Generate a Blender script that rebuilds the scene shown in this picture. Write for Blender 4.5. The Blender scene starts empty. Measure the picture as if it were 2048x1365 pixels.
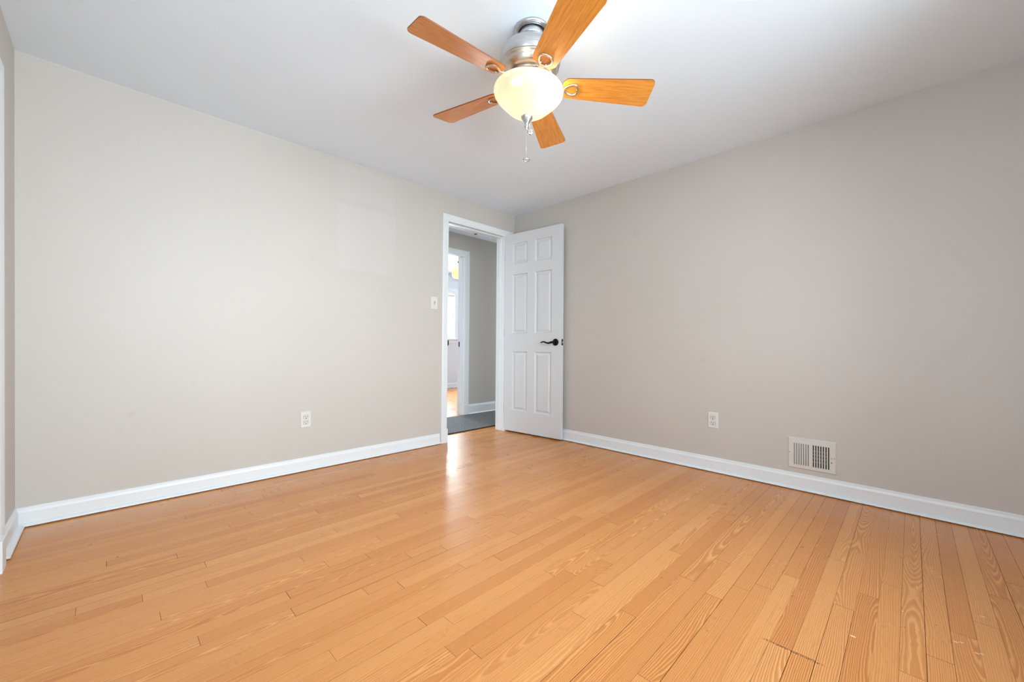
import bpy, bmesh, math, random
from mathutils import Vector, Matrix, Euler

random.seed(11)
S = bpy.context.scene
COL = S.collection

# ------------------------------------------------------------------ camera
CAM_LOC = Vector((-3.0758, -3.0363, 0.8893))
YAW, PITCH, ROLL, FPX = math.radians(44.8638), math.radians(0.7334), math.radians(0.4486), 802.67
fwd = Vector((math.cos(YAW)*math.cos(PITCH), math.sin(YAW)*math.cos(PITCH), math.sin(PITCH)))
rgt = Vector((math.sin(YAW), -math.cos(YAW), 0.0))
upv = rgt.cross(fwd)
r2 = rgt*math.cos(ROLL) + upv*math.sin(ROLL)
u2 = -rgt*math.sin(ROLL) + upv*math.cos(ROLL)
cam_data = bpy.data.cameras.new('camera')
cam = bpy.data.objects.new('camera', cam_data)
COL.objects.link(cam)
cam_data.sensor_fit = 'HORIZONTAL'
cam_data.sensor_width = 36.0
cam_data.lens = FPX/2048.0*36.0
cam_data.clip_start = 0.02
m = Matrix((r2, u2, -fwd)).transposed().to_4x4()
m.translation = CAM_LOC
cam.matrix_world = m
S.camera = cam

# ------------------------------------------------------------------ world, daylight, exposure
S.view_settings.view_transform = 'Standard'
S.view_settings.look = 'None'
S.view_settings.gamma = 1.0
S.view_settings.use_curve_mapping = False
S.view_settings.exposure = 0.28
world = bpy.data.worlds.new('sky')
S.world = world
world.use_nodes = True
wb = world.node_tree.nodes['Background']
# pale overcast sky above the horizon, dimmer ground below it
wt = world.node_tree
wtc = wt.nodes.new('ShaderNodeTexCoord'); wsx = wt.nodes.new('ShaderNodeSeparateXYZ'); wmr = wt.nodes.new('ShaderNodeMapRange'); wmx = wt.nodes.new('ShaderNodeMix')
wmx.data_type = 'RGBA'; wmr.inputs[1].default_value = -.06; wmr.inputs[2].default_value = .06
wmx.inputs[6].default_value = (0.34, 0.36, 0.36, 1); wmx.inputs[7].default_value = (0.86, 0.94, 1.0, 1)
wt.links.new(wtc.outputs['Generated'], wsx.inputs[0]); wt.links.new(wsx.outputs[2], wmr.inputs[0])
wt.links.new(wmr.outputs[0], wmx.inputs[0]); wt.links.new(wmx.outputs[2], wb.inputs['Color'])
wb.inputs['Strength'].default_value = 2.5

def area_light(name, loc, rot, sx, sy, power, color, spread=180):
    d = bpy.data.lights.new(name, 'AREA')
    d.shape = 'RECTANGLE'; d.size = sx; d.size_y = sy; d.energy = power; d.color = color; d.spread = math.radians(spread)
    o = bpy.data.objects.new(name, d); COL.objects.link(o)
    o.location = loc; o.rotation_euler = rot
    return o
DAY = (0.805, 0.94, 1.0)
# daylight arriving through the bedroom window behind the camera, and through the window of the far room
area_light('daylight_bedroom_window', (-2.15, -3.90, 1.40), (math.radians(84), 0, 0), 2.05, 1.40, 72, DAY, 128)
area_light('fill_hall_left', (-1.62, 0.575, 1.15), (0, math.radians(-90), 0), 2.0, .86, 1.5, DAY)  # added fill lamp at the unseen left end, brightens the hall
area_light('fill_hall_right', (1.62, 0.575, 1.15), (0, math.radians(90), 0), 2.0, .86, 1.5, DAY)  # second added fill lamp for the hall, at its unseen right end
area_light('fill_side_window', (-3.62, -2.95, 1.42), (0, math.radians(-80), math.radians(-14)), 1.30, 1.0, 19, DAY, 140)  # added fill outside the made-up side window, evens out the right wall
area_light('daylight_far_window', (1.30, 4.10, 1.55), (math.radians(-90), 0, 0), 1.75, 1.15, 220, DAY)

# ------------------------------------------------------------------ helpers
def link(name, bm, mat, parent=None, smooth=False, bevel=0.0, bseg=2):
    me = bpy.data.meshes.new(name)
    bmesh.ops.recalc_face_normals(bm, faces=bm.faces)
    bm.to_mesh(me); bm.free()
    o = bpy.data.objects.new(name, me); COL.objects.link(o)
    for mm in (mat if isinstance(mat, (list, tuple)) else [mat]): me.materials.append(mm)
    if smooth:
        for p in me.polygons: p.use_smooth = True
    if bevel:
        b = o.modifiers.new('bevel', 'BEVEL'); b.width = bevel; b.segments = bseg; b.limit_method = 'ANGLE'
        b.angle_limit = math.radians(40)
    if parent: o.parent = parent
    return o

def empty(name, loc, rot=(0, 0, 0)):
    o = bpy.data.objects.new(name, None); COL.objects.link(o)
    o.location = loc; o.rotation_euler = rot; o.empty_display_size = 0.05
    return o

def tag(o, label=None, cat=None, group=None, kind=None):
    if label: o['label'] = label
    if cat: o['category'] = cat
    if group: o['group'] = group
    if kind: o['kind'] = kind
    return o

def struct(o, label=None):
    o['kind'] = 'structure'
    if label: o['label'] = label
    return o

def box(bm, x0, x1, y0, y1, z0, z1):
    v = [bm.verts.new((x, y, z)) for z in (z0, z1) for y in (y0, y1) for x in (x0, x1)]
    for f in ((0, 2, 3, 1), (4, 5, 7, 6), (0, 1, 5, 4), (2, 6, 7, 3), (0, 4, 6, 2), (1, 3, 7, 5)):
        bm.faces.new([v[i] for i in f])

def boxes(*bs):
    bm = bmesh.new()
    for b in bs: box(bm, *b)
    return bm

def lathe(bm, prof, seg=48, mat=None, close=False):
    rings = []
    for r, z in prof:
        if r < 1e-6:
            rings.append([bm.verts.new((0, 0, z))])
        else:
            rings.append([bm.verts.new((r*math.cos(2*math.pi*i/seg), r*math.sin(2*math.pi*i/seg), z)) for i in range(seg)])
    pairs = list(zip(rings, rings[1:]))
    if close: pairs.append((rings[-1], rings[0]))
    for a, b in pairs:
        for i in range(seg):
            j = (i+1) % seg
            if len(a) == 1 and len(b) == 1: continue
            if len(a) == 1: bm.faces.new((a[0], b[i], b[j]))
            elif len(b) == 1: bm.faces.new((a[i], b[0], a[j]))
            else: bm.faces.new((a[i], b[i], b[j], a[j]))
    if mat is not None: bmesh.ops.transform(bm, matrix=mat, verts=[v for r in rings for v in r])
    return bm

def tube(bm, pts, rads, seg=12, closed=False):
    pts = [Vector(p) for p in pts]
    if not isinstance(rads, (list, tuple)): rads = [rads]*len(pts)
    n = len(pts); rings = []; prev = None
    for i, p in enumerate(pts):
        if closed: t = pts[(i+1) % n]-pts[i-1]
        else: t = pts[min(i+1, n-1)]-pts[max(i-1, 0)]
        t.normalize()
        if prev is None:
            a = Vector((0, 0, 1)) if abs(t.z) < .9 else Vector((1, 0, 0))
            nrm = (a - t*a.dot(t)).normalized()
        else:
            nrm = (prev - t*prev.dot(t)).normalized()
        prev = nrm; b = t.cross(nrm)
        rings.append([bm.verts.new(p+(nrm*math.cos(2*math.pi*k/seg)+b*math.sin(2*math.pi*k/seg))*rads[i]) for k in range(seg)])
    pr = list(zip(rings, rings[1:]))
    if closed: pr.append((rings[-1], rings[0]))
    for a, b in pr:
        for k in range(seg):
            j = (k+1) % seg
            bm.faces.new((a[k], a[j], b[j], b[k]))
    if not closed:
        bm.faces.new(rings[0][::-1]); bm.faces.new(rings[-1])
    return bm

def smooth_path(pts, n=8):
    P = [Vector(p) for p in pts]; out = []
    for i in range(len(P)-1):
        p0 = P[max(i-1, 0)]; p1 = P[i]; p2 = P[i+1]; p3 = P[min(i+2, len(P)-1)]
        for k in range(n):
            t = k/n
            out.append(0.5*((2*p1)+(p2-p0)*t+(2*p0-5*p1+4*p2-p3)*t*t+(3*p1-p0-3*p2+p3)*t**3))
    out.append(P[-1]); return out

def sweep(bm, prof, stations):
    """prof: (a, b) points; stations: (origin, vector for a, vector for b); closed profile, capped"""
    rings = [[bm.verts.new(Vector(o)+Vector(va)*a+Vector(vb)*b) for a, b in prof] for o, va, vb in stations]
    n = len(prof)
    for r, s in zip(rings, rings[1:]):
        for i in range(n):
            j = (i+1) % n
            bm.faces.new((r[i], r[j], s[j], s[i]))
    bm.faces.new(rings[0][::-1]); bm.faces.new(rings[-1])
    return bm

# ------------------------------------------------------------------ materials
def lin(r, g, b):
    f = lambda c: (c/255/12.92) if c/255 <= .04045 else ((c/255+.055)/1.055)**2.4
    return (f(r), f(g), f(b), 1)

class NT:
    def __init__(s, name):
        s.m = bpy.data.materials.new(name); s.m.use_nodes = True
        s.t = s.m.node_tree; s.n = s.t.nodes
        s.bsdf = s.n['Principled BSDF']; s.out = s.n['Material Output']
    def node(s, typ, **kw):
        n = s.n.new(typ)
        for k, v in kw.items(): setattr(n, k, v)
        return n
    def put(s, sock, v):
        if hasattr(v, 'links') or isinstance(v, bpy.types.NodeSocket): s.t.links.new(v, sock)
        else: sock.default_value = v
    def math(s, op, a, b=None, c=None, clamp=False):
        n = s.node('ShaderNodeMath', operation=op); n.use_clamp = clamp
        s.put(n.inputs[0], a)
        if b is not None: s.put(n.inputs[1], b)
        if c is not None: s.put(n.inputs[2], c)
        return n.outputs[0]
    def comb(s, x, y, z):
        n = s.node('ShaderNodeCombineXYZ')
        for i, v in enumerate((x, y, z)): s.put(n.inputs[i], v)
        return n.outputs[0]
    def sep(s, v):
        n = s.node('ShaderNodeSeparateXYZ'); s.put(n.inputs[0], v); return n.outputs
    def noise(s, vec, scale, detail=2, rough=.5):
        n = s.node('ShaderNodeTexNoise'); s.put(n.inputs['Vector'], vec)
        n.inputs['Scale'].default_value = scale; n.inputs['Detail'].default_value = detail
        n.inputs['Roughness'].default_value = rough
        return n.outputs['Fac']
    def mix(s, fac, a, b, blend='MIX'):
        n = s.node('ShaderNodeMix', data_type='RGBA', blend_type=blend)
        s.put(n.inputs['Factor'], fac)
        s.put(n.inputs[6], a); s.put(n.inputs[7], b)
        return n.outputs[2]
    def ramp(s, fac, stops):
        n = s.node('ShaderNodeValToRGB'); e = n.color_ramp.elements
        while len(e) < len(stops): e.new(.5)
        for q, (p, c) in zip(e, stops):
            q.position = p; q.color = c if len(c) == 4 else (*c, 1)
        s.put(n.inputs[0], fac); return n.outputs['Color']
    def mrange(s, v, a, b, c=0., d=1., typ='SMOOTHSTEP'):
        n = s.node('ShaderNodeMapRange', interpolation_type=typ)
        s.put(n.inputs[0], v)
        for i, q in enumerate((a, b, c, d)): n.inputs[i+1].default_value = q
        return n.outputs[0]
    def pos(s):
        return s.node('ShaderNodeNewGeometry').outputs['Position']
    def objc(s):
        return s.node('ShaderNodeTexCoord').outputs['Object']
    def bump(s, h, strength=.1, dist=.001):
        n = s.node('ShaderNodeBump'); n.inputs['Strength'].default_value = strength
        n.inputs['Distance'].default_value = dist; s.put(n.inputs['Height'], h)
        s.t.links.new(n.outputs[0], s.bsdf.inputs['Normal'])
    def setp(s, **kw):
        for k, v in kw.items(): s.put(s.bsdf.inputs[k.replace('_', ' ')], v)
        return s

def near_point(t, x, y, z, r0, r1, squash=(1, 1, 1)):
    """1 inside r0, 0 outside r1 of a point"""
    d = t.node('ShaderNodeVectorMath', operation='SUBTRACT'); t.put(d.inputs[0], t.pos()); d.inputs[1].default_value = (x, y, z)
    q = t.node('ShaderNodeVectorMath', operation='MULTIPLY'); t.put(q.inputs[0], d.outputs[0]); q.inputs[1].default_value = squash
    l = t.node('ShaderNodeVectorMath', operation='LENGTH'); t.put(l.inputs[0], q.outputs[0])
    return t.mrange(l.outputs['Value'], r0, r1, 1, 0)

def paint(name, rgb, rough=.55, bump=.08, scale=260, var=.02):
    t = NT(name)
    n = t.noise(t.pos(), 1.3, 3)
    c2 = tuple(min(1, v*(1-var)) for v in lin(*rgb)[:3])+(1,)
    col = t.mix(t.mrange(n, .35, .65), lin(*rgb), c2)
    t.setp(Base_Color=col, Roughness=rough)
    if bump: t.bump(t.noise(t.pos(), scale, 3), bump, .002)
    t.col = col
    return t

WALL_RGB = (197, 191, 185)
t = paint('wall_paint', WALL_RGB, .5, .06, 220); M_WALL = t.m
# door wall: same paint with a window reflection painted in as a patch and a few scuffs
t = paint('wall_paint_reflection_patch', WALL_RGB, .5, .06, 220)
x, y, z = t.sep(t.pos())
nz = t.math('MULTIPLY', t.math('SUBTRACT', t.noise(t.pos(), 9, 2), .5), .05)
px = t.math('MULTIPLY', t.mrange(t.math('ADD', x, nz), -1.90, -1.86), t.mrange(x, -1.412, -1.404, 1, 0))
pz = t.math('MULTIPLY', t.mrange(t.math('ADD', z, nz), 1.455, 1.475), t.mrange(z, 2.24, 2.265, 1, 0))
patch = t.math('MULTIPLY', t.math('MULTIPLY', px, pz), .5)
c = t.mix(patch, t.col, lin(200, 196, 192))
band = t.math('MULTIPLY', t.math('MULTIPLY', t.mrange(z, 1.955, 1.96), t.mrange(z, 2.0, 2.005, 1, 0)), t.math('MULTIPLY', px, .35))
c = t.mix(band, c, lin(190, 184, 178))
for (sx, sy, sz, r, k) in ((-2.98, 0, .50, .022, .16), (-2.72, 0, .66, .018, .10), (-3.02, 0, .42, .015, .10), (-2.05, 0, 1.5, .02, .06)):
    c = t.mix(t.math('MULTIPLY', near_point(t, sx, sy, sz, r*.4, r), k), c, lin(150, 145, 140))
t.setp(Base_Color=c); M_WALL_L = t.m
t = paint('wall_paint_right', WALL_RGB, .5, .06, 220)
c = t.col
for (sx, sy, sz, r, k) in ((0, -1.42, 1.83, .045, .10), (0, -1.18, .72, .03, .08), (0, -1.95, .80, .03, .07), (0, -2.9, .52, .06, .05), (0, -2.26, .6, .02, .08)):
    c = t.mix(t.math('MULTIPLY', near_point(t, sx, sy, sz, r*.5, r), k), c, lin(160, 152, 145))
t.setp(Base_Color=c); M_WALL_R = t.m
M_HALL = paint('hall_wall_paint', (192, 187, 181), .55, .06, 220).m
M_FARWALL = paint('far_room_paint', (216, 221, 228), .55, .05, 220).m
M_CEIL = paint('ceiling_paint', (232, 243, 254), .85, .05, 150, .01).m
M_TRIM = paint('trim_paint', (227, 230, 233), .35, .05, 60, .01).m
M_DOOR = paint('door_paint', (210, 212, 215), .38, .03, 90, .01).m
M_PLASTIC = paint('white_plastic', (219, 217, 213), .3, 0).m
M_VENT = paint('register_enamel', (212, 208, 203), .4, .02, 200).m

def flat(name, rgb, rough=.5, metal=0., **kw):
    t = NT(name); t.setp(Base_Color=lin(*rgb), Roughness=rough, Metallic=metal, **kw); return t.m
M_BLACK = flat('black_metal', (14, 13, 13), .38, .6)
M_SLOT = flat('dark_slot', (10, 9, 8), .9)
M_GREY = flat('slot_grey', (110, 106, 100), .7)
M_SCREW = flat('painted_screw', (165, 160, 155), .5)
M_STEEL = flat('bright_steel', (225, 225, 225), .22, 1.)
M_CHAIN = flat('chain_metal', (205, 205, 205), .25, 1.)
M_SUB = flat('subfloor_dark', (46, 24, 10), .9)

def brushed(name, rgb, rough):
    t = NT(name)
    x, y, z = t.sep(t.objc())
    ang = t.math('ARCTAN2', y, x)
    n = t.noise(t.comb(t.math('MULTIPLY', ang, .4), t.math('MULTIPLY', z, 260), 0), 3, 2)
    t.setp(Base_Color=lin(*rgb), Metallic=1.0, Roughness=t.mrange(n, .3, .7, rough-.06, rough+.08))
    t.bump(n, .015, .0005)
    return t.m
M_NICKEL = brushed('brushed_nickel', (196, 196, 198), .30)
M_NICKEL_D = brushed('brushed_nickel_band', (206, 196, 182), .30)

# oak strip floor -------------------------------------------------
def oak_floor(name):
    t = NT(name)
    uv = t.node('ShaderNodeUVMap'); uv.uv_map = 'board'
    at = t.node('ShaderNodeAttribute'); at.attribute_name = 'board_rand'
    rr, rg, rb = t.node('ShaderNodeSeparateColor').outputs[:3]
    sc = rr.node; t.t.links.new(at.outputs['Color'], sc.inputs[0])
    u, v, _ = t.sep(uv.outputs[0])
    # growth rings: distance from a wandering pith -> cathedral figure
    dn = t.noise(t.comb(t.math('MULTIPLY', u, .8), t.math('MULTIPLY', rb, 37.), 0), 1.0, 2, .35)
    depth = t.math('MAXIMUM', t.math('MULTIPLY', t.math('SUBTRACT', dn, .30), .17), .006)
    v0 = t.math('MULTIPLY', t.math('SUBTRACT', rb, .5), .22)
    dv = t.math('SUBTRACT', v, v0)
    warp = t.math('MULTIPLY', t.math('SUBTRACT', t.noise(t.comb(t.math('MULTIPLY', u, 6), t.math('MULTIPLY', v, 25), rb), 1, 3), .5), .008)
    rad = t.math('ADD', t.math('SQRT', t.math('ADD', t.math('MULTIPLY', dv, dv), t.math('MULTIPLY', depth, depth))), warp)
    ring = t.math('FRACT', t.math('ADD', t.math('MULTIPLY', rad, 215), t.math('MULTIPLY', t.noise(t.comb(t.math('MULTIPLY', rad, 50), rb, rg), 1, 2), 2.2)))
    rc = t.math('MULTIPLY', t.mrange(ring, .0, .55), t.mrange(ring, .86, 1., 1, 0))
    # fine pores stretched along the board
    pores = t.noise(t.comb(t.math('MULTIPLY', u, 22), t.math('MULTIPLY', v, 900), t.math('MULTIPLY', rg, 9)), 1, 3, .6)
    streak = t.noise(t.comb(t.math('MULTIPLY', u, 3), t.math('MULTIPLY', v, 70), t.math('MULTIPLY', rr, 9)), 1, 3, .55)
    blot = t.noise(t.pos(), 1.7, 3)
    base = t.ramp(rr, [(0., lin(216, 147, 84)), (.2, lin(223, 156, 91)), (.85, lin(226, 161, 97)), (1., lin(231, 168, 105))])
    dark = t.mix(1.0, base, lin(216, 186, 150), 'MULTIPLY')
    c = t.mix(t.math('MULTIPLY', rc, t.math('ADD', t.math('MULTIPLY', rg, .50), .38)), base, dark)
    c = t.mix(t.math('MULTIPLY', t.mrange(pores, .53, .70), .44), c, lin(170, 104, 52))
    c = t.mix(t.math('MULTIPLY', t.mrange(streak, .52, .78), .22), c, lin(176, 110, 60))
    c = t.mix(t.math('MULTIPLY', t.mrange(blot, .5, .75), .10), c, lin(196, 124, 66))
    # a scrape beside the board ends, paint specks and one nail hole
    px, py, pz = t.sep(t.pos())
    wob = t.math('MULTIPLY', t.math('SUBTRACT', t.noise(t.pos(), 60, 3), .5), .012)
    sx = t.math('ABSOLUTE', t.math('ADD', t.math('ADD', px, 1.6495), wob))
    scrape = t.math('MULTIPLY', t.mrange(sx, .0015, .006, 1, 0), t.math('MULTIPLY', t.mrange(py, -2.87, -2.84), t.mrange(py, -2.72, -2.70, 1, 0)))
    scrape = t.math('MULTIPLY', scrape, t.mrange(t.noise(t.pos(), 150, 3), .38, .6))
    c = t.mix(t.math('MULTIPLY', scrape, .75), c, lin(92, 58, 34))
    for (qx, qy, rd) in ((-1.163, -3.011, .0016), (-1.008, -3.202, .0022), (-1.246, -3.129, .0022), (-1.237, -3.141, .002), (-1.269, -3.17, .0022), (-1.263, -3.179, .0018), (-1.44, -2.905, .003)):
        c = t.mix(t.math('MULTIPLY', near_point(t, qx, qy, 0, rd, rd*1.8, (1, .6, 1)), .85), c, lin(240, 208, 176))
    c = t.mix(near_point(t, -3.037, -.697, 0, .003, .005), c, lin(40, 20, 10))
    t.setp(Base_Color=c, Roughness=t.mrange(t.noise(t.pos(), 5, 4), .3, .7, .27, .36), Specular_IOR_Level=.5)
    h = t.math('ADD', t.math('MULTIPLY', pores, .5), t.math('MULTIPLY', t.noise(t.pos(), 14, 3), 1.2))
    t.bump(h, .05, .002)
    return t.m
M_OAK = oak_floor('oak_strip_varnish')

def blade_wood(name):
    t = NT(name)
    x, y, z = t.sep(t.objc())
    g = t.noise(t.comb(t.math('MULTIPLY', x, 9), t.math('MULTIPLY', y, 120), 0), 1, 4, .6)
    f = t.noise(t.comb(t.math('MULTIPLY', x, 45), t.math('MULTIPLY', y, 14), 3), 1, 2)
    c = t.mix(t.mrange(g, .35, .7), lin(222, 148, 62), lin(200, 122, 44))
    c = t.mix(t.math('MULTIPLY', t.mrange(f, .5, .7), .18), c, lin(222, 154, 84))
    t.setp(Base_Color=c, Roughness=.42, Coat_Weight=.25, Coat_Roughness=.2, Specular_IOR_Level=.35)
    return t.m
M_BLADE = blade_wood('maple_blade_veneer')
M_BLADE_EDGE = flat('blade_edge_band', (120, 66, 26), .5)

# alabaster glass bowl lit from inside
def bowl_glass(name, rgb, emit, dens=.045):
    t = NT(name)
    tr = t.node('ShaderNodeBsdfTranslucent'); df = t.node('ShaderNodeBsdfDiffuse'); gl = t.node('ShaderNodeBsdfGlossy')
    em = t.node('ShaderNodeEmission')
    n = t.noise(t.objc(), 9, 4)
    col = t.mix(t.mrange(n, .35, .7), lin(*rgb), lin(rgb[0]-4, rgb[1]-14, rgb[2]-26))
    t.put(tr.inputs[0], t.mix(1.0, col, (dens, dens, dens, 1), 'MULTIPLY')); t.put(df.inputs[0], col)
    gl.inputs['Roughness'].default_value = .38
    t.put(em.inputs[0], col); em.inputs[1].default_value = emit
    tp = t.node('ShaderNodeBsdfTransparent')
    m1 = t.node('ShaderNodeMixShader'); m1.inputs[0].default_value = .3
    t.t.links.new(tr.outputs[0], m1.inputs[1]); t.t.links.new(df.outputs[0], m1.inputs[2])
    m2 = t.node('ShaderNodeMixShader'); m2.inputs[0].default_value = .02
    t.t.links.new(m1.outputs[0], m2.inputs[1]); t.t.links.new(gl.outputs[0], m2.inputs[2])
    m3 = t.node('ShaderNodeMixShader'); m3.inputs[0].default_value = .09
    t.t.links.new(m2.outputs[0], m3.inputs[1]); t.t.links.new(tp.outputs[0], m3.inputs[2])
    ad = t.node('ShaderNodeAddShader')
    t.t.links.new(m3.outputs[0], ad.inputs[0]); t.t.links.new(em.outputs[0], ad.inputs[1])
    t.t.links.new(ad.outputs[0], t.out.inputs[0])
    return t.m
M_BOWL = bowl_glass('alabaster_glass', (255, 240, 224), .16)
M_AMBER = bowl_glass('amber_glass', (255, 228, 190), .55)

def window_pane(name):
    t = NT(name)
    tp = t.node('ShaderNodeBsdfTransparent'); gl = t.node('ShaderNodeBsdfGlossy'); gl.inputs['Roughness'].default_value = .02
    fr = t.node('ShaderNodeFresnel'); fr.inputs[0].default_value = 1.45
    mx = t.node('ShaderNodeMixShader')
    t.t.links.new(fr.outputs[0], mx.inputs[0]); t.t.links.new(tp.outputs[0], mx.inputs[1]); t.t.links.new(gl.outputs[0], mx.inputs[2])
    t.t.links.new(mx.outputs[0], t.out.inputs[0])
    return t.m
M_PANE = window_pane('window_glass')

def carpet(name):
    t = NT(name)
    n1 = t.noise(t.pos(), 95, 3, .75); n2 = t.noise(t.pos(), 28, 3); 
    c = t.mix(t.mrange(n1, .4, .62), lin(62, 62, 63), lin(140, 139, 138))
    c = t.mix(t.math('MULTIPLY', t.mrange(n2, .5, .7), .35), c, lin(92, 94, 98))
    t.setp(Base_Color=c, Roughness=.95)
    t.bump(n1, .5, .004)
    return t.m
M_CARPET = carpet('grey_carpet')
M_BIND = flat('carpet_binding', (38, 36, 34), .8)
M_BLIND = flat('blind_white', (240, 240, 240), .6)

# ------------------------------------------------------------------ floors
H = 2.29
ROW, Y0 = 0.056, -2.56
JOINTS = {-14: [-0.64], -13: [-0.804], -12: [-1.064], -11: [-1.187], -10: [-1.381], -9: [-1.519], -8: [-0.99], -7: [-1.134], -6: [-1.279, -0.751], -5: [-1.644, -0.9], -4: [-1.648], -3: [-1.187], -2: [-1.342], -1: [-1.412], 0: [-1.538], 3: [-0.818], 6: [-1.769], 8: [-2.363], 9: [-1.845], 10: [-1.269], 11: [-2.35], 12: [-2.611, -1.688, -1.188], 13: [-1.914, -1.334], 14: [-2.059], 15: [-2.299, -1.704], 16: [-2.41, -1.819], 17: [-2.631, -2.025], 18: [-2.872, -2.169], 19: [-2.614, -1.361], 20: [-2.294, -1.743], 21: [-2.441], 22: [-2.944, -2.187], 23: [-2.498], 24: [-2.808], 25: [-2.98], 26: [-3.14], 28: [-1.745], 29: [-1.971], 30: [-2.861], 32: [-3.069], 37: [-2.542], 38: [-2.786]}
TONE = {(-4, -1.2): .1, (-7, -.6): .05, (-9, -1.1): .1, (-13, -1.2): .15, (3, -1.0): .1}

def plank_floor(name, x0, x1, ya, yb, along_x=True, forced=None, y0=0., seed=1):
    rnd = random.Random(seed); bm = bmesh.new()
    uvl = bm.loops.layers.uv.new('board'); cl = bm.loops.layers.float_color.new('board_rand')
    r0 = math.floor((ya-y0)/ROW); r1 = math.ceil((yb-y0)/ROW)
    def put(a, b, c, d, z, mi, u0=0, rv=(0, 0, 0)):
        P = ((a, c), (b, c), (b, d), (a, d))
        vs = [bm.verts.new((p[0], p[1], z) if along_x else (p[1], p[0], z)) for p in P]
        f = bm.faces.new(vs); f.material_index = mi
        for lp, p in zip(f.loops, P):
            lp[uvl].uv = (p[0]+u0, p[1]-(c+d)/2); lp[cl] = (*rv, 1)
    for r in range(r0, r1):
        ca = max(y0+r*ROW, ya); cb = min(y0+(r+1)*ROW, yb)
        js = sorted((forced or {}).get(r, []))
        cuts = [x0]+js+[x1]; full = [x0]
        for a, b in zip(cuts, cuts[1:]):
            L = b-a
            if L > 1.7:
                p = a+rnd.uniform(.55, 1.2)
                while p < b-.5:
                    full.append(p); p += rnd.uniform(.45, 1.35)
            full.append(b)
        wide = rnd.random()
        for a, b in zip(full, full[1:]):
            near = max(0., min(1., (-1.9-ca)/1.2))
            g = .00022 + (.0008 if rnd.random() < .16+.34*near else 0)*rnd.uniform(.3, 1.3)
            e = .0003 + rnd.random()*.0005
            put(a+e, b-e, ca+g, cb-g*.6, 0., 0, rnd.uniform(0, 60), (rnd.random(), rnd.random(), rnd.random()))
    put(x0-.02, x1+.02, ya-.02, yb+.02, -.004, 1)
    me = bpy.data.meshes.new(name); bm.normal_update(); bm.to_mesh(me); bm.free()
    o = bpy.data.objects.new(name, me); COL.objects.link(o)
    me.materials.append(M_OAK); me.materials.append(M_SUB)
    return o
struct(plank_floor('floor', -3.42, 0.0, -3.70, 0.0, True, JOINTS, Y0, 3), 'honey oak strip floor with fine seams')
struct(plank_floor('floor_hall', -1.6, 1.6, 0.0, 1.03, True, None, Y0, 5))
struct(plank_floor('floor_far_room', -1.2, 3.4, 1.03, 3.86, True, None, Y0, 6))

# ------------------------------------------------------------------ room shell
XW = -3.40            # closet wall plane
YB = -3.68            # window wall plane (behind the camera)
OL, OR, OH = -0.876, -0.140, 2.055     # rough opening of the bedroom door
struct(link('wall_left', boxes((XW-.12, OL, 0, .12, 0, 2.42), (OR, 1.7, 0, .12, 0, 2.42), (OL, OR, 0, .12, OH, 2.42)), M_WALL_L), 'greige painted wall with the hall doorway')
struct(link('wall_right', boxes((0, .12, YB-.2, 0, 0, 2.42)), M_WALL_R), 'greige painted wall with the air register')
# closet wall with the closet opening and a side window added behind the camera for fill light
WA, WB_, WZ0, WZ1 = -3.15, -1.15, .75, 2.08
CA, CB, CH = -2.12, -0.52, 1.96
struct(link('wall_closet', boxes((XW-.12, XW, CB, 0, 0, 2.42), (XW-.12, XW, YB-.2, -3.47, 0, 2.42), (XW-.12, XW, -2.43, CA, 0, 2.42), (XW-.12, XW, -3.47, -2.43, 0, WZ0), (XW-.12, XW, -3.47, -2.43, WZ1, 2.42), (XW-.12, XW, CA, CB, CH, 2.42)), M_WALL))
struct(link('wall_back', boxes((XW-.12, WA, YB-.14, YB, 0, 2.42), (WB_, .12, YB-.14, YB, 0, 2.42), (WA, WB_, YB-.14, YB, 0, WZ0), (WA, WB_, YB-.14, YB, WZ1, 2.42)), M_WALL))
struct(link('ceiling', boxes((XW-.12, .12, YB-.2, .0, H, H+.1)), M_CEIL), 'flat white ceiling')
# hall and far room
HY, HZ, FZ, FY = 1.03, 2.315, 2.41, 3.84
FL, FR, FH = -0.72, 0.130, 2.045     # far doorway
struct(link('wall_hall', boxes((-1.7, FL-.02, HY, HY+.12, 0, 2.5), (FR+.02, 1.7, HY, HY+.12, 0, 2.5), (FL-.02, FR+.02, HY, HY+.12, FH+.02, 2.5)), M_HALL))
struct(link('ceiling_hall', boxes((-1.7, 1.7, .0, HY+.12, HZ, HZ+.1)), M_CEIL))
FW0, FW1, FWZ0, FWZ1 = .50, 2.09, 1.035, 2.02
struct(link('wall_far_room_back', boxes((-1.3, FW0, FY, FY+.12, 0, 2.5), (FW1, 3.5, FY, FY+.12, 0, 2.5), (FW0, FW1, FY, FY+.12, 0, FWZ0), (FW0, FW1, FY, FY+.12, FWZ1, 2.5)), M_FARWALL))
struct(link('wall_far_room_left', boxes((-1.3, -1.2, HY+.12, FY, 0, 2.5)), M_FARWALL))
struct(link('wall_far_room_right', boxes((3.4, 3.5, HY, FY, 0, 2.5)), M_FARWALL))
struct(link('wall_far_room_front', boxes((1.7, 3.4, HY, HY+.12, 0, 2.5)), M_FARWALL))
struct(link('ceiling_far_room', boxes((-1.3, 3.5, HY+.12, FY+.12, FZ, FZ+.1)), M_CEIL))

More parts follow.
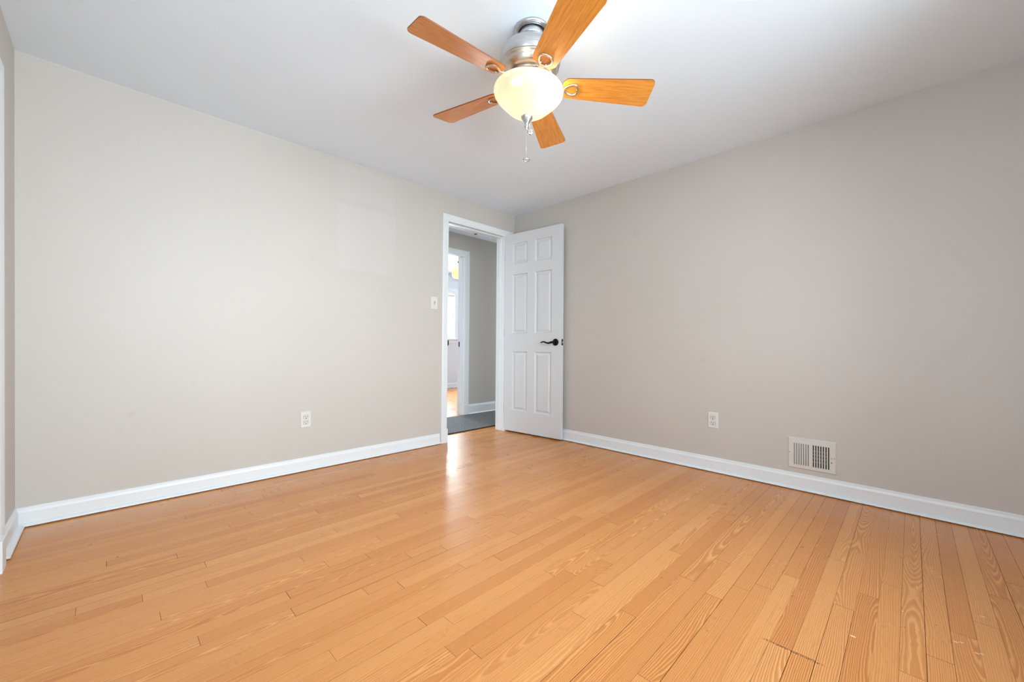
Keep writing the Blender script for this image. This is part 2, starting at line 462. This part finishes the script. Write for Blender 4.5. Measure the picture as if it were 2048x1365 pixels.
# ------------------------------------------------------------------ baseboards
def base_prof(h, th=.013):
    return [(0, .007), (0, h), (.004, h), (.007, h-.003), (.008, h-.012), (.0105, h-.018), (th, h-.024), (th, .007)]
def shoe_prof(th, w=.016, h=.019):
    out = [(th, .006)]
    for k in range(7):
        a = math.pi/2*k/6
        out.append((th+w*math.cos(a), .006+(h-.006)*math.sin(a)))
    out.append((th, h)); return out
def baseboard(name, p0, p1, nrm, h=.1, th=.013, shoe=True, sw=.016):
    st = [(p0, nrm, (0, 0, 1)), (p1, nrm, (0, 0, 1))]
    o = struct(link(name, sweep(bmesh.new(), base_prof(h, th), st), M_TRIM))
    if shoe: link('shoe_moulding', sweep(bmesh.new(), shoe_prof(th, sw), st), M_TRIM, o)
    return o
baseboard('baseboard_left', (XW, 0, 0), (-.950, 0, 0), (0, -1, 0), .094)
baseboard('baseboard_right', (0, -.002, 0), (0, YB, 0), (-1, 0, 0), .104)
baseboard('baseboard_closet', (XW, -.030, 0), (XW, -.425, 0), (1, 0, 0), .10, .012, True, .020)
baseboard('baseboard_back', (XW, YB, 0), (0, YB, 0), (0, 1, 0), .10)
baseboard('baseboard_closet_near', (XW, -2.25, 0), (XW, YB, 0), (1, 0, 0), .10, .012)
baseboard('baseboard_hall', (.212, HY, 0), (1.6, HY, 0), (0, -1, 0), .13)
baseboard('baseboard_hall_left', (-1.6, HY, 0), (FL-.09, HY, 0), (0, -1, 0), .13)
baseboard('baseboard_far_room', (-1.2, FY, 0), (3.4, FY, 0), (0, -1, 0), .108)

# ------------------------------------------------------------------ casings (trim)
CAS = [(0, 0), (0, .009), (.003, .011), (.008, .011), (.010, .009), (.013, .0115), (.040, .015), (.056, .016), (.061, .014), (.063, .010), (.063, 0)]
def casing(name, corners, nrm, prof=CAS):
    """corners: list of (point, outward diagonal)"""
    return struct(link(name, sweep(bmesh.new(), prof, [(p, d, nrm) for p, d in corners]), M_TRIM))
ja, jb = -.868, -.146      # jamb faces of the bedroom doorway
c1 = casing('trim_1', [((-.875, 0, .12), (-1, 0, 0)), ((-.875, 0, 2.043), (-1, 0, 1)), ((-.139, 0, 2.043), (1, 0, 1)), ((-.139, 0, .12), (1, 0, 0))], (0, -1, 0))
c1['label'] = 'white door casing of the hall doorway'
link('plinth_block', boxes((-.944, -.870, -.020, -.0005, .0, .125)), M_TRIM, c1, bevel=.002)
link('plinth_block', boxes((-.142, -.085, -.014, -.0005, .0, .105)), M_TRIM, c1, bevel=.002)
link('filler_strip', boxes((-.077, -.026, -.014, -.0005, .0, 2.105)), M_TRIM, c1, bevel=.002)
link('jamb', boxes((-.8755, ja, -.001, .121, 0, 2.05), (jb, -.1405, -.001, .121, 0, 2.05), (-.8755, -.1405, -.001, .121, 2.0501, 2.0545)), M_TRIM, c1)
link('door_stop', boxes((ja, ja+.011, .042, .078, 0, 2.036), (jb-.011, jb, .042, .078, 0, 2.036), (ja, jb, .042, .078, 2.036, 2.049)), M_TRIM, c1, bevel=.003)
tag(link('strike_plate', boxes((-.8682, -.8655, -.003, .030, .885, .945), (-.872, -.8655, -.0135, -.003, .893, .938)), M_BLACK, c1), 'black strike plate')
c2 = casing('trim_2', [((-.875, .12, .0), (-1, 0, 0)), ((-.875, .12, 2.043), (-1, 0, 1)), ((-.139, .12, 2.043), (1, 0, 1)), ((-.139, .12, .0), (1, 0, 0))], (0, 1, 0))
# far doorway
c3 = casing('trim_3', [((FL-.005, HY, 0), (-1, 0, 0)), ((FL-.005, HY, FH-.012), (-1, 0, 1)), ((FR+.005, HY, FH-.012), (1, 0, 1)), ((FR+.005, HY, 0), (1, 0, 0))], (0, -1, 0), [(a*1.22, b) for a, b in CAS])
link('plinth_block', boxes((FR+.001, FR+.084, HY-.020, HY-.0005, 0, .135)), M_TRIM, c3, bevel=.002)
link('jamb', boxes((FL-.019, FL, HY-.001, HY+.121, 0, FH), (FR, FR+.019, HY-.001, HY+.121, 0, FH), (FL-.019, FR+.019, HY-.001, HY+.121, FH, FH+.018)), M_TRIM, c3)
link('door_stop', boxes((FL, FL+.012, HY+.03, HY+.066, 0, FH-.012), (FR-.012, FR, HY+.03, HY+.066, 0, FH-.012), (FL, FR, HY+.03, HY+.066, FH-.012, FH)), M_TRIM, c3, bevel=.003)
tag(link('strike_plate', boxes((FR-.0025, FR, HY+.072, HY+.100, .875, .940)), M_BLACK, c3), 'black strike plate')
# closet casing, its jamb and the closed closet doors
CF = -.453
c4 = casing('trim_4', [((XW, CF-.063, .12), (0, 1, 0)), ((XW, CF-.063, 1.935), (0, 1, 1)), ((XW, CA-.003, 1.935), (0, -1, 1)), ((XW, CA-.003, .12), (0, -1, 0))], (1, 0, 0), [(a, b*1.4) for a, b in CAS])
link('plinth_block', boxes((XW+.0005, XW+.0285, -.566, -.487, 0, .125)), M_TRIM, c4, bevel=.002)
link('plinth_block', boxes((XW+.0005, XW+.0285, CA-.07, CA, 0, .125)), M_TRIM, c4, bevel=.002)
link('jamb', boxes((XW-.12, XW+.001, CB-.012, CB, 0, CH), (XW-.12, XW+.001, CA, CA+.012, 0, CH), (XW-.12, XW+.001, CA, CB, CH-.012, CH)), M_TRIM, c4)

# ------------------------------------------------------------------ panel door builder
def panel_door(W, Z0, Z1, T, ucuts, zcuts, pan_u, pan_z):
    bm = bmesh.new()
    def ring(a, b, c, d, y): return [bm.verts.new(q) for q in ((a, y, c), (b, y, c), (b, y, d), (a, y, d))]
    def bridge(r, s):
        for i in range(4): bm.faces.new((r[i], r[(i+1) % 4], s[(i+1) % 4], s[i]))
    for face_y, sg in ((0., 1), (T, -1)):
        for i in range(len(ucuts)-1):
            for j in range(len(zcuts)-1):
                a, b, c, d = ucuts[i], ucuts[i+1], zcuts[j], zcuts[j+1]
                r0 = ring(a, b, c, d, face_y)
                if i in pan_u and j in pan_z:
                    prev = r0
                    for ins, dep in ((.002, .002), (.006, .0095), (.011, .0125), (.018, .0125), (.036, .0045), (.040, .004)):
                        r = ring(a+ins, b-ins, c+ins, d-ins, face_y+sg*dep); bridge(prev, r); prev = r
                    bm.faces.new(prev)
                else: bm.faces.new(r0)
    for q in (((0, 0, Z0), (0, T, Z0), (0, T, Z1), (0, 0, Z1)), ((W, 0, Z0), (W, T, Z0), (W, T, Z1), (W, 0, Z1)),
              ((0, 0, Z0), (W, 0, Z0), (W, T, Z0), (0, T, Z0)), ((0, 0, Z1), (W, 0, Z1), (W, T, Z1), (0, T, Z1))):
        bm.faces.new([bm.verts.new(p) for p in q])
    bmesh.ops.remove_doubles(bm, verts=bm.verts, dist=1e-5)
    return bm

DZ = [.015, .228, .835, 1.018, 1.630, 1.735, 1.952, 2.052]
DU = [0, .105, .298, .392, .590, .702]
door = link('door_1', panel_door(.702, .015, 2.052, .037, DU, DZ, (1, 3), (1, 3, 5)), M_DOOR)
door.location = (-.143, -.004, 0); door.rotation_euler = (0, 0, math.atan2(-.9954, .0957))
struct(door, 'white six panel door standing open against the right wall')
# lever: rosette, neck, waved lever
hd = link('lever_handle', tube(bmesh.new(), smooth_path([(.640, -.012, .930), (.640, -.050, .930), (.628, -.058, .929), (.610, -.058, .9235), (.588, -.057, .921), (.565, -.056, .9265), (.542, -.055, .9335), (.522, -.054, .932), (.503, -.052, .9245)]), [.0105-.0055*max(0., (k-14)/50) for k in range(65)], 12), M_BLACK, door, smooth=True)
tag(hd, 'black waved lever handle')
rz = Matrix.Translation((.640, 0, .930)) @ Matrix.Rotation(math.radians(90), 4, 'X')
lathe_bm = lathe(bmesh.new(), [(0, 0.0), (.0335, 0.0), (.0335, .004), (.031, .008), (.024, .011), (.016, .013), (0, .013)], 40, rz)
tag(link('rosette', lathe_bm, M_BLACK, hd, smooth=True), 'round black rosette')
lp = tag(link('latch_plate', boxes((.7018, .7035, .006, .031, .901, .959)), M_BLACK, door), 'black latch plate in the door edge')
lb = bmesh.new()
sweep(lb, [(0, 0), (.012, 0), (.012, .004), (.003, .014), (0, .014)], [((.703, .012, .921), (1, 0, 0), (0, 1, 0)), ((.703, .012, .939), (1, 0, 0), (0, 1, 0))])
tag(link('latch_bolt', lb, M_STEEL, lp), 'bright latch bolt')
for hz in (.25, 1.03, 1.83):
    hb = boxes((-.004, .0, .001, .030, hz-.045, hz+.045))
    lathe(hb, [(0, -.045), (.005, -.045), (.005, .045), (0, .045)], 12, Matrix.Translation((-.004, .042, hz)))
    link('hinge', hb, M_BLACK, door)

# closet doors (outside the frame, closing the opening)
for nm, ya in (('door_2', CB-.014), ('door_3', CB-.014-.776)):
    d2 = link(nm, panel_door(.774, .012, CH-.02, .034, [0, .11, .334, .44, .664, .774], [.012, .22, .80, .97, 1.55, 1.65, 1.83, CH-.02], (1, 3), (1, 3, 5)), M_DOOR)
    d2.location = (XW-.04, ya, 0); d2.rotation_euler = (0, 0, -math.pi/2); d2.rotation_euler = (0, 0, math.radians(-90)); struct(d2)

# ------------------------------------------------------------------ windows
def window(name, x0, x1, z0, z1, y, into, apron=True, cw=.07):
    """window in a wall whose room face is the plane y; into = +1/-1 direction into the room"""
    s = into
    def b(x0, x1, ya, yb, z0, z1): return (x0, x1, min(y+s*ya, y+s*yb), max(y+s*ya, y+s*yb), z0, z1)
    o = struct(link(name, boxes(b(x0-cw, x0, 0.0005, .018, z0, z1+cw), b(x1, x1+cw, 0.0005, .018, z0, z1+cw), b(x0, x1, 0.0005, .018, z1, z1+cw)), M_TRIM, bevel=.003))
    link('window_sill', boxes(b(x0-cw-.02, x1+cw+.02, -.03, .045, z0-.022, z0)), M_TRIM, o, bevel=.004)
    if apron: link('apron', boxes(b(x0-cw, x1+cw, .0005, .016, z0-.085, z0-.022)), M_TRIM, o, bevel=.003)
    xm = (x0+x1)/2; zm = (z0+z1)/2
    for a, c in ((x0, xm-.03), (xm+.03, x1)):
        fr = [b(a, a+.045, -.075, -.04, z0, z1), b(c-.045, c, -.075, -.04, z0, z1), b(a+.045, c-.045, -.074, -.041, z0, z0+.05), b(a+.045, c-.045, -.074, -.041, z1-.05, z1), b(a+.045, c-.045, -.085, -.035, zm-.02, zm+.02)]
        sh = link('sash', boxes(*fr), M_TRIM, o)
        pb = bmesh.new(); yy = y-s*.058
        pb.faces.new([pb.verts.new(q) for q in ((a+.04, yy, z0+.045), (c-.04, yy, z0+.045), (c-.04, yy, z1-.045), (a+.04, yy, z1-.045))])
        link('pane', pb, M_PANE, sh)
    link('mullion', boxes(b(xm-.03, xm+.03, -.09, .01, z0, z1)), M_TRIM, o)
    return o
window('window_1', WA, WB_, WZ0, WZ1, YB, 1)
w3 = window('added_window_3', 2.43, 3.47, WZ0, WZ1, XW, 1)  # unseen window, added only to let the side fill in
w3.rotation_euler = (0, 0, math.radians(-90))      # local x -> -y, local y -> x
w2 = window('window_2', FW0, FW1, FWZ0, FWZ1, FY, -1, True, .085)
w2['label'] = 'bright far room window seen through both doorways'

# ------------------------------------------------------------------ ceiling fan
FX, FYY = -1.7714, -1.8476
TX, TY = -.025, .043
fan = empty('ceiling_fan', (FX, FYY, H), (TY, -TX, 0))
tag(fan, 'brushed nickel ceiling fan with five maple blades and a lit glass bowl', 'ceiling fan')
RM = Euler((TY, -TX, 0)).to_matrix()
fan_mw = Matrix.Translation((FX, FYY, H)) @ RM.to_4x4()
def fan_world_child(o):          # child placed in world axes
    o.parent = fan; o.matrix_parent_inverse = fan_mw.inverted(); return o
can = link('canopy', lathe(bmesh.new(), [(0, 0), (.078, 0), (.079, -.005), (.076, -.011), (.069, -.015), (.062, -.0165), (.060, -.012), (0, -.012)]), M_NICKEL, None, smooth=True)
can.location = (FX, FYY, H-.0005); fan_world_child(can)
link('neck', lathe(bmesh.new(), [(.0, -.010), (.054, -.010), (.056, -.02), (.056, -.052), (0, -.052)]), M_NICKEL, fan, smooth=True)
link('motor_housing', lathe(bmesh.new(), [(0, -.040), (.060, -.043), (.074, -.054), (.094, -.071), (.112, -.087), (.126, -.104), (.134, -.120), (.1355, -.130), (.134, -.142), (.130, -.156), (.127, -.163), (0, -.163)], 72), M_NICKEL, fan, smooth=True)
link('motor_band', lathe(bmesh.new(), [(0, -.160), (.128, -.160), (.1285, -.166), (.125, -.168), (.123, -.180), (.116, -.196), (.104, -.208), (.098, -.210), (0, -.210)], 72), M_NICKEL_D, fan, smooth=True)
link('flywheel', lathe(bmesh.new(), [(0, -.207), (.090, -.207), (.092, -.212), (.090, -.217), (.080, -.219), (0, -.219)], 64), M_NICKEL_D, fan, smooth=True)
link('switch_housing', lathe(bmesh.new(), [(0, -.215), (.064, -.215), (.066, -.221), (.062, -.228), (.062, -.244), (.100, -.247), (.104, -.251), (.100, -.256), (.085, -.257), (0, -.257)], 64), M_NICKEL_D, fan, smooth=True)
bowl_o = [(.100, -.248), (.118, -.249), (.134, -.252), (.146, -.259), (.1525, -.268), (.154, -.277), (.151, -.289), (.142, -.303), (.129, -.317), (.114, -.331), (.099, -.345), (.085, -.357), (.068, -.368), (.046, -.377), (.022, -.382), (.004, -.383)]
bowl = link('light_bowl', lathe(bmesh.new(), bowl_o, 80), M_BOWL, fan, smooth=True)
tag(bowl, 'glowing cream alabaster glass bowl')
fin = link('finial', lathe(bmesh.new(), [(0, -.372), (.020, -.375), (.0255, -.380), (.0262, -.386), (.022, -.395), (.014, -.406), (.009, -.414), (.0065, -.418), (.006, -.422), (.0095, -.425), (.0095, -.429), (.006, -.433), (.0045, -.437), (.005, -.440), (.003, -.443), (0, -.443)], 40), M_NICKEL, fan, smooth=True)
# bulbs: lamps inside the bowl
for k, (dx, dy, dz, e) in enumerate(((.022, -.104, -.290, 15), (-.040, .045, -.300, 2.6))):
    l = bpy.data.lights.new('bulb_light', 'POINT'); l.energy = e; l.color = (1., .79, .54); l.shadow_soft_size = .022
    lo = bpy.data.objects.new('bulb_light', l); COL.objects.link(lo); lo.parent = fan; lo.location = (dx, dy, dz)

# blades
BR, BW, BP, BZ, PH = .5475, .1455, -.2145, -.2456, 27.511
def blade_outline():
    r0, r1 = .150, math.sqrt(BR*BR-(BW/2)**2)
    w0, w1 = .052, BW/2
    pts = []
    def arc(cx, cy, r, a0, a1, n=7):
        for k in range(n):
            a = math.radians(a0+(a1-a0)*k/(n-1)); pts.append((cx+r*math.cos(a), cy+r*math.sin(a)))
    arc(r1-.022, -w1+.022, .022, -88, 0); arc(r1-.022, w1-.022, .022, 0, 88)
    arc(r0+.030, w0-.030, .030, 95, 180); arc(r0+.030, -w0+.030, .030, 180, 265)
    return pts
def blade_mesh():
    bm = bmesh.new(); o = blade_outline(); t = .0055
    lo = [bm.verts.new((x, y, -t/2)) for x, y in o]; hi = [bm.verts.new((x, y, t/2)) for x, y in o]
    bm.faces.new(lo[::-1]); bm.faces.new(hi); n = len(o)
    for i in range(n):
        f = bm.faces.new((lo[i], lo[(i+1) % n], hi[(i+1) % n], hi[i])); f.material_index = 1
    return bm
def iron_mesh():
    bm = bmesh.new()
    # arm from the flywheel to the blade, then a rounded loop under the blade
    arm = smooth_path([(.070, 0, .030), (.100, 0, .022), (.128, 0, .0), (.148, 0, -.0065), (.160, 0, -.007)], 6)
    rings = [[bm.verts.new(Vector((p.x, sy*w, p.z+dz))) for sy, dz in ((-1, -.0025), (1, -.0025), (1, .0025), (-1, .0025))] for p, w in zip(arm, [.017-.009*i/(len(arm)-1) for i in range(len(arm))])]
    for a, b in zip(rings, rings[1:]):
        for i in range(4): bm.faces.new((a[i], a[(i+1) % 4], b[(i+1) % 4], b[i]))
    bm.faces.new(rings[0]); bm.faces.new(rings[-1][::-1])
    loop = []
    for k in range(28):
        a = 2*math.pi*k/28
        x = .187+.030*math.cos(a); y = .026*math.sin(a)*(1.0+.35*math.cos(a))
        loop.append((x, y, -.0075))
    tube(bm, loop, .0045, 10, True)
    for (x, y) in ((.214, .0), (.168, .012), (.168, -.012)):
        lathe(bm, [(0, -.0115), (.003, -.011), (.0042, -.0085), (.0042, -.003)], 10, Matrix.Translation((x, y, 0)))
    return bm
bmsh = bme = None
for k in range(5):
    th = math.radians(PH+72*k)
    mat = Matrix.Rotation(th, 4, 'Z') @ Matrix.Translation((0, 0, BZ)) @ Matrix.Rotation(BP, 4, 'X')
    if k == 0:
        b0 = link('blade', blade_mesh(), [M_BLADE, M_BLADE_EDGE], fan); i0 = link('blade_bracket', iron_mesh(), M_NICKEL_D, b0, smooth=False)
        b0.matrix_local = mat
        blades = [b0]
    else:
        b1 = blades[0].copy(); COL.objects.link(b1); b1.parent = fan; b1.matrix_local = mat
        i1 = i0.copy(); COL.objects.link(i1); i1.parent = b1
        blades.append(b1)

# pull chains, hanging plumb
tip = fan_mw @ Vector((0, 0, -.443))
zr = H-.575
cb = bmesh.new()
nb = 46
tube(cb, [(0, 0, 0), (0, 0, zr-tip.z+.010)], .0006, 6)
for i in range(nb):
    zz = (zr+.010-tip.z)*(i+.5)/nb
    lathe(cb, [(0, .0011), (.0010, .0006), (.0011, 0), (.0010, -.0006), (0, -.0011)], 6, Matrix.Translation((0, 0, zz)))
ch = link('pull_chain', cb, M_CHAIN, None, smooth=True); ch.location = tip; fan_world_child(ch)
rb = bmesh.new()
tube(rb, [(.0145*math.cos(2*math.pi*k/28), .0145*math.sin(2*math.pi*k/28), 0) for k in range(28)], .0022, 8, True)
tube(rb, [(.0145, 0, 0), (.006, 0, .008), (0, 0, .011)], .0007, 6); tube(rb, [(-.0145, 0, 0), (-.006, 0, .008), (0, 0, .011)], .0007, 6)
rg_ = link('pull_ring', rb, M_CHAIN, None, smooth=True); rg_.location = (tip.x, tip.y, zr); fan_world_child(rg_)
mb = bmesh.new()
rot = Matrix.Rotation(math.radians(-45), 4, 'Z') @ Matrix.Rotation(math.radians(90), 4, 'X')
lathe(mb, [(0, .004), (.009, .004), (.0125, .002), (.0132, 0), (.0125, -.002), (.009, -.004), (0, -.004)], 32, rot)
tube(mb, [(0, 0, .012), (-.004, .004, .05), (-.010, .010, .075)], .0006, 6)
md = link('pull_medallion', mb, M_CHAIN, None, smooth=True)
md.location = (tip.x+.013, tip.y-.011, H-.449); fan_world_child(md)

# ------------------------------------------------------------------ wall plates
def plate_bm(w=.070, h=.114, d=.006):
    bm = bmesh.new(); r = [(w/2, h/2, 0), (w/2, h/2, d*.35), (w/2-.005, h/2-.005, d)]
    rings = [[bm.verts.new(q) for q in ((-a, 0-z, -b), (a, 0-z, -b), (a, 0-z, b), (-a, 0-z, b))] for a, b, z in r]
    for A, B in zip(rings, rings[1:]):
        for i in range(4): bm.faces.new((A[i], A[(i+1) % 4], B[(i+1) % 4], B[i]))
    bm.faces.new(rings[-1]); bm.faces.new(rings[0][::-1])
    return bm
def outlet(loc, rz, label):
    o = empty('power_outlet', loc, (0, 0, rz)); tag(o, label, 'power outlet')
    link('cover_plate', plate_bm(), M_PLASTIC, o)
    for s in (1, -1):
        zc = s*.0195
        rb = bmesh.new(); pts = []
        for k in range(32):
            a = 2*math.pi*k/32; pts.append((.0172*math.cos(a), max(-.0125, min(.0125, .0172*math.sin(a)))))
        lo = [rb.verts.new((x, -.0061, zc+z)) for x, z in pts]; hi = [rb.verts.new((x*.96, -.0085, zc+z*.96)) for x, z in pts]
        for i in range(32): rb.faces.new((lo[i], lo[(i+1) % 32], hi[(i+1) % 32], hi[i]))
        rb.faces.new(hi)
        rc = link('receptacle', rb, M_PLASTIC, o)
        gb = bmesh.new(); gb.faces.new([gb.verts.new((x*1.09, -.00615, zc+z*1.09)) for x, z in pts])
        link('receptacle_gap', gb, M_GREY, rc)
        link('slot', boxes((-.0085, -.0055, -.0088, -.0080, zc-.001, zc+.008), (.0055, .0085, -.0088, -.0080, zc-.001, zc+.008)), M_SLOT, rc)
        link('ground_hole', lathe(bmesh.new(), [(0, -.0004), (.0032, -.0004), (.0032, .0004), (0, .0004)], 14, Matrix.Translation((0, -.0084, zc-.0075)) @ Matrix.Rotation(math.radians(90), 4, 'X')), M_SLOT, rc)
    link('screw', lathe(bmesh.new(), [(0, .001), (.0022, .001), (.003, 0), (0, 0)], 14, Matrix.Translation((0, -.006, 0)) @ Matrix.Rotation(math.radians(90), 4, 'X')), M_PLASTIC, o)
    return o
outlet((-2.086, -.0003, .359), 0, 'white duplex outlet low on the left wall beside the doorway')['group'] = 'duplex wall outlets'
outlet((-.0003, -2.023, .367), math.radians(-90), 'white duplex outlet on the right wall near the air register')['group'] = 'duplex wall outlets'
sw = empty('light_switch', (-1.0185, -.0003, 1.273)); tag(sw, 'white toggle light switch beside the door casing', 'light switch')
link('cover_plate', plate_bm(), M_PLASTIC, sw)
link('toggle_slot', boxes((-.005, .005, -.0064, -.0058, -.012, .012)), M_GREY, sw)
tb = bmesh.new()
sweep(tb, [(0, 0), (-.016, .010), (-.016, .005), (0, -.008)], [((-.004, -.006, 0), (0, 1, 0), (0, 0, 1)), ((.004, -.006, 0), (0, 1, 0), (0, 0, 1))])
link('toggle', tb, M_PLASTIC, sw)
for z in (.030, -.030):
    link('screw', lathe(bmesh.new(), [(0, .001), (.0022, .001), (.003, 0), (0, 0)], 14, Matrix.Translation((0, -.006, z)) @ Matrix.Rotation(math.radians(90), 4, 'X')), M_PLASTIC, sw)

# ------------------------------------------------------------------ air register on the right wall
VW, VH = .245, .195
vent = empty('air_vent', (-.0003, -2.5965, .2305), (0, 0, math.radians(-90)))
tag(vent, 'off-white wall air register with two banks of slots above the baseboard', 'air vent')
# local x runs left-to-right as seen from the room, -y into the room
gx = [(-.094, -.011), (.004, .091)]; gz = (-.072, .062)
fb = bmesh.new()
d0 = .007
def fbox(x0, x1, z0, z1, ya=-.007, yb=-.0055): box(fb, x0, x1, ya, yb, z0, z1)
fbox(-VW/2+.006, VW/2-.006, gz[1], VH/2-.006); fbox(-VW/2+.006, VW/2-.006, -VH/2+.006, gz[0])
fbox(-VW/2+.006, gx[0][0], gz[0], gz[1]); fbox(gx[0][1], gx[1][0], gz[0], gz[1]); fbox(gx[1][1], VW/2-.006, gz[0], gz[1])
ro = [fb.verts.new((a, 0, b)) for a, b in ((-VW/2, -VH/2), (VW/2, -VH/2), (VW/2, VH/2), (-VW/2, VH/2))]
ri = [fb.verts.new((a, -.007, b)) for a, b in ((-VW/2+.006, -VH/2+.006), (VW/2-.006, -VH/2+.006), (VW/2-.006, VH/2-.006), (-VW/2+.006, VH/2-.006))]
for i in range(4): fb.faces.new((ro[i], ro[(i+1) % 4], ri[(i+1) % 4], ri[i]))
link('face_plate', fb, M_VENT, vent)
link('duct_opening', boxes((gx[0][0]-.004, gx[1][1]+.004, -.0012, -.0004, gz[0]-.003, gz[1]+.003)), M_SLOT, vent)
for bank, (a, b) in enumerate(gx):
    n = 7; p = (b-a)/n
    for i in range(n+1):
        xc = a+p*i
        lb2 = bmesh.new(); w = p*.50 if bank == 0 else p*.42
        sl = .0030 if bank == 0 else -.0030
        pr = [(xc-w/2, -.0065), (xc+w/2, -.0065), (xc+w/2+sl, -.0022), (xc-w/2+sl, -.0022)]
        pr = [(max(a-.002, min(b+.002, q)), y) for q, y in pr]
        sweep(lb2, pr, [((0, 0, gz[0]-.001), (1, 0, 0), (0, 1, 0)), ((0, 0, gz[1]+.001), (1, 0, 0), (0, 1, 0))])
        link('louver', lb2, M_VENT, vent)
for z in (-.040, -.018, .004, .026):
    link('cross_bar', boxes((gx[1][0], gx[1][1]-.012, -.0020, -.0013, z-.003, z+.003)), M_GREY, vent)
for x in (-VW/2+.010, VW/2-.012):
    link('screw', lathe(bmesh.new(), [(0, .001), (.0025, .001), (.0035, 0), (0, 0)], 14, Matrix.Translation((x, -.007, 0)) @ Matrix.Rotation(math.radians(90), 4, 'X')), M_SCREW, vent)
link('damper_slot', boxes((.0965, .1005, -.0074, -.0068, -.004, .000)), M_SLOT, vent)
link('damper_slot', boxes((.0965, .1005, -.0074, -.0068, -.031, -.024)), M_SLOT, vent)
bl = empty('window_blind', ((FW0+FW1)/2, FY-.001, FWZ1))
tag(bl, 'white raised blind at the head of the far room window', 'window blind')
bw = (FW1-FW0)/2-.008
link('head_rail', boxes((-bw, bw, -.022, .028, -.045, -.003)), M_BLIND, bl)
link('slat_stack', boxes(*[(-bw, bw, -.018, .024, -.062-.0075*k, -.057-.0075*k) for k in range(7)]), M_BLIND, bl)

# ------------------------------------------------------------------ hall rug, attic hatch, far-room lamp
rug = link('runner_rug', boxes((-1.55, 1.55, .250, .998, .001, .011)), M_CARPET, None, bevel=.003)
tag(rug, 'dark grey runner rug on the hall floor beyond the doorway', 'rug')
link('binding', boxes((-1.55, 1.55, .240, .2505, .001, .010)), M_BIND, rug)
hat = link('attic_hatch', boxes((.205, .80, .30, .905, HZ-.014, HZ-.0005)), M_CEIL, None, bevel=.002)
tag(hat, 'white attic hatch panel on the hall ceiling', 'hatch')
hg = link('hatch_gap', boxes((.188, .2045, .55, .905, HZ-.010, HZ-.0005)), M_GREY, hat)
lamp = empty('pendant_lamp', (1.088, 2.40, FZ)); tag(lamp, 'amber glass ceiling lamp glowing in the far room', 'ceiling lamp')
link('canopy', lathe(bmesh.new(), [(0, 0), (.05, 0), (.048, -.012), (.02, -.02), (0, -.02)], 32), M_NICKEL, lamp, smooth=True)
link('stem', lathe(bmesh.new(), [(0, -.018), (.006, -.018), (.006, -.085), (.016, -.092), (.020, -.102), (.016, -.112), (.006, -.120), (.006, -.20), (0, -.20)], 20), M_BLACK, lamp, smooth=True)
sh_o = [(.015, -.185), (.05, -.190), (.088, -.208), (.110, -.232), (.114, -.27), (.110, -.335), (.098, -.365), (.06, -.382), (.015, -.386)]
link('lamp_shade', lathe(bmesh.new(), sh_o, 12), M_AMBER, lamp)
l = bpy.data.lights.new('lamp_bulb_light', 'POINT'); l.energy = 3.5; l.color = (1, .74, .46); l.shadow_soft_size = .03
lo = bpy.data.objects.new('lamp_bulb_light', l); COL.objects.link(lo); lo.parent = lamp; lo.location = (0, 0, -.30)

# the closet wall of this old room leans out of plumb: its foot stands about 3.5 cm further into the room than its head
bpy.context.view_layer.update()
for o in list(COL.objects):
    top = o.parent or o
    top = top.parent or top
    if o.type == 'MESH' and top.name.split('.')[0] in ('wall_closet', 'baseboard_closet', 'baseboard_closet_near', 'trim_4', 'door_2', 'door_3', 'added_window_3'):
        mw = o.matrix_world; inv = mw.inverted()
        for v in o.data.vertices:
            p = mw @ v.co
            p.x += .022-.016*p.z
            v.co = inv @ p
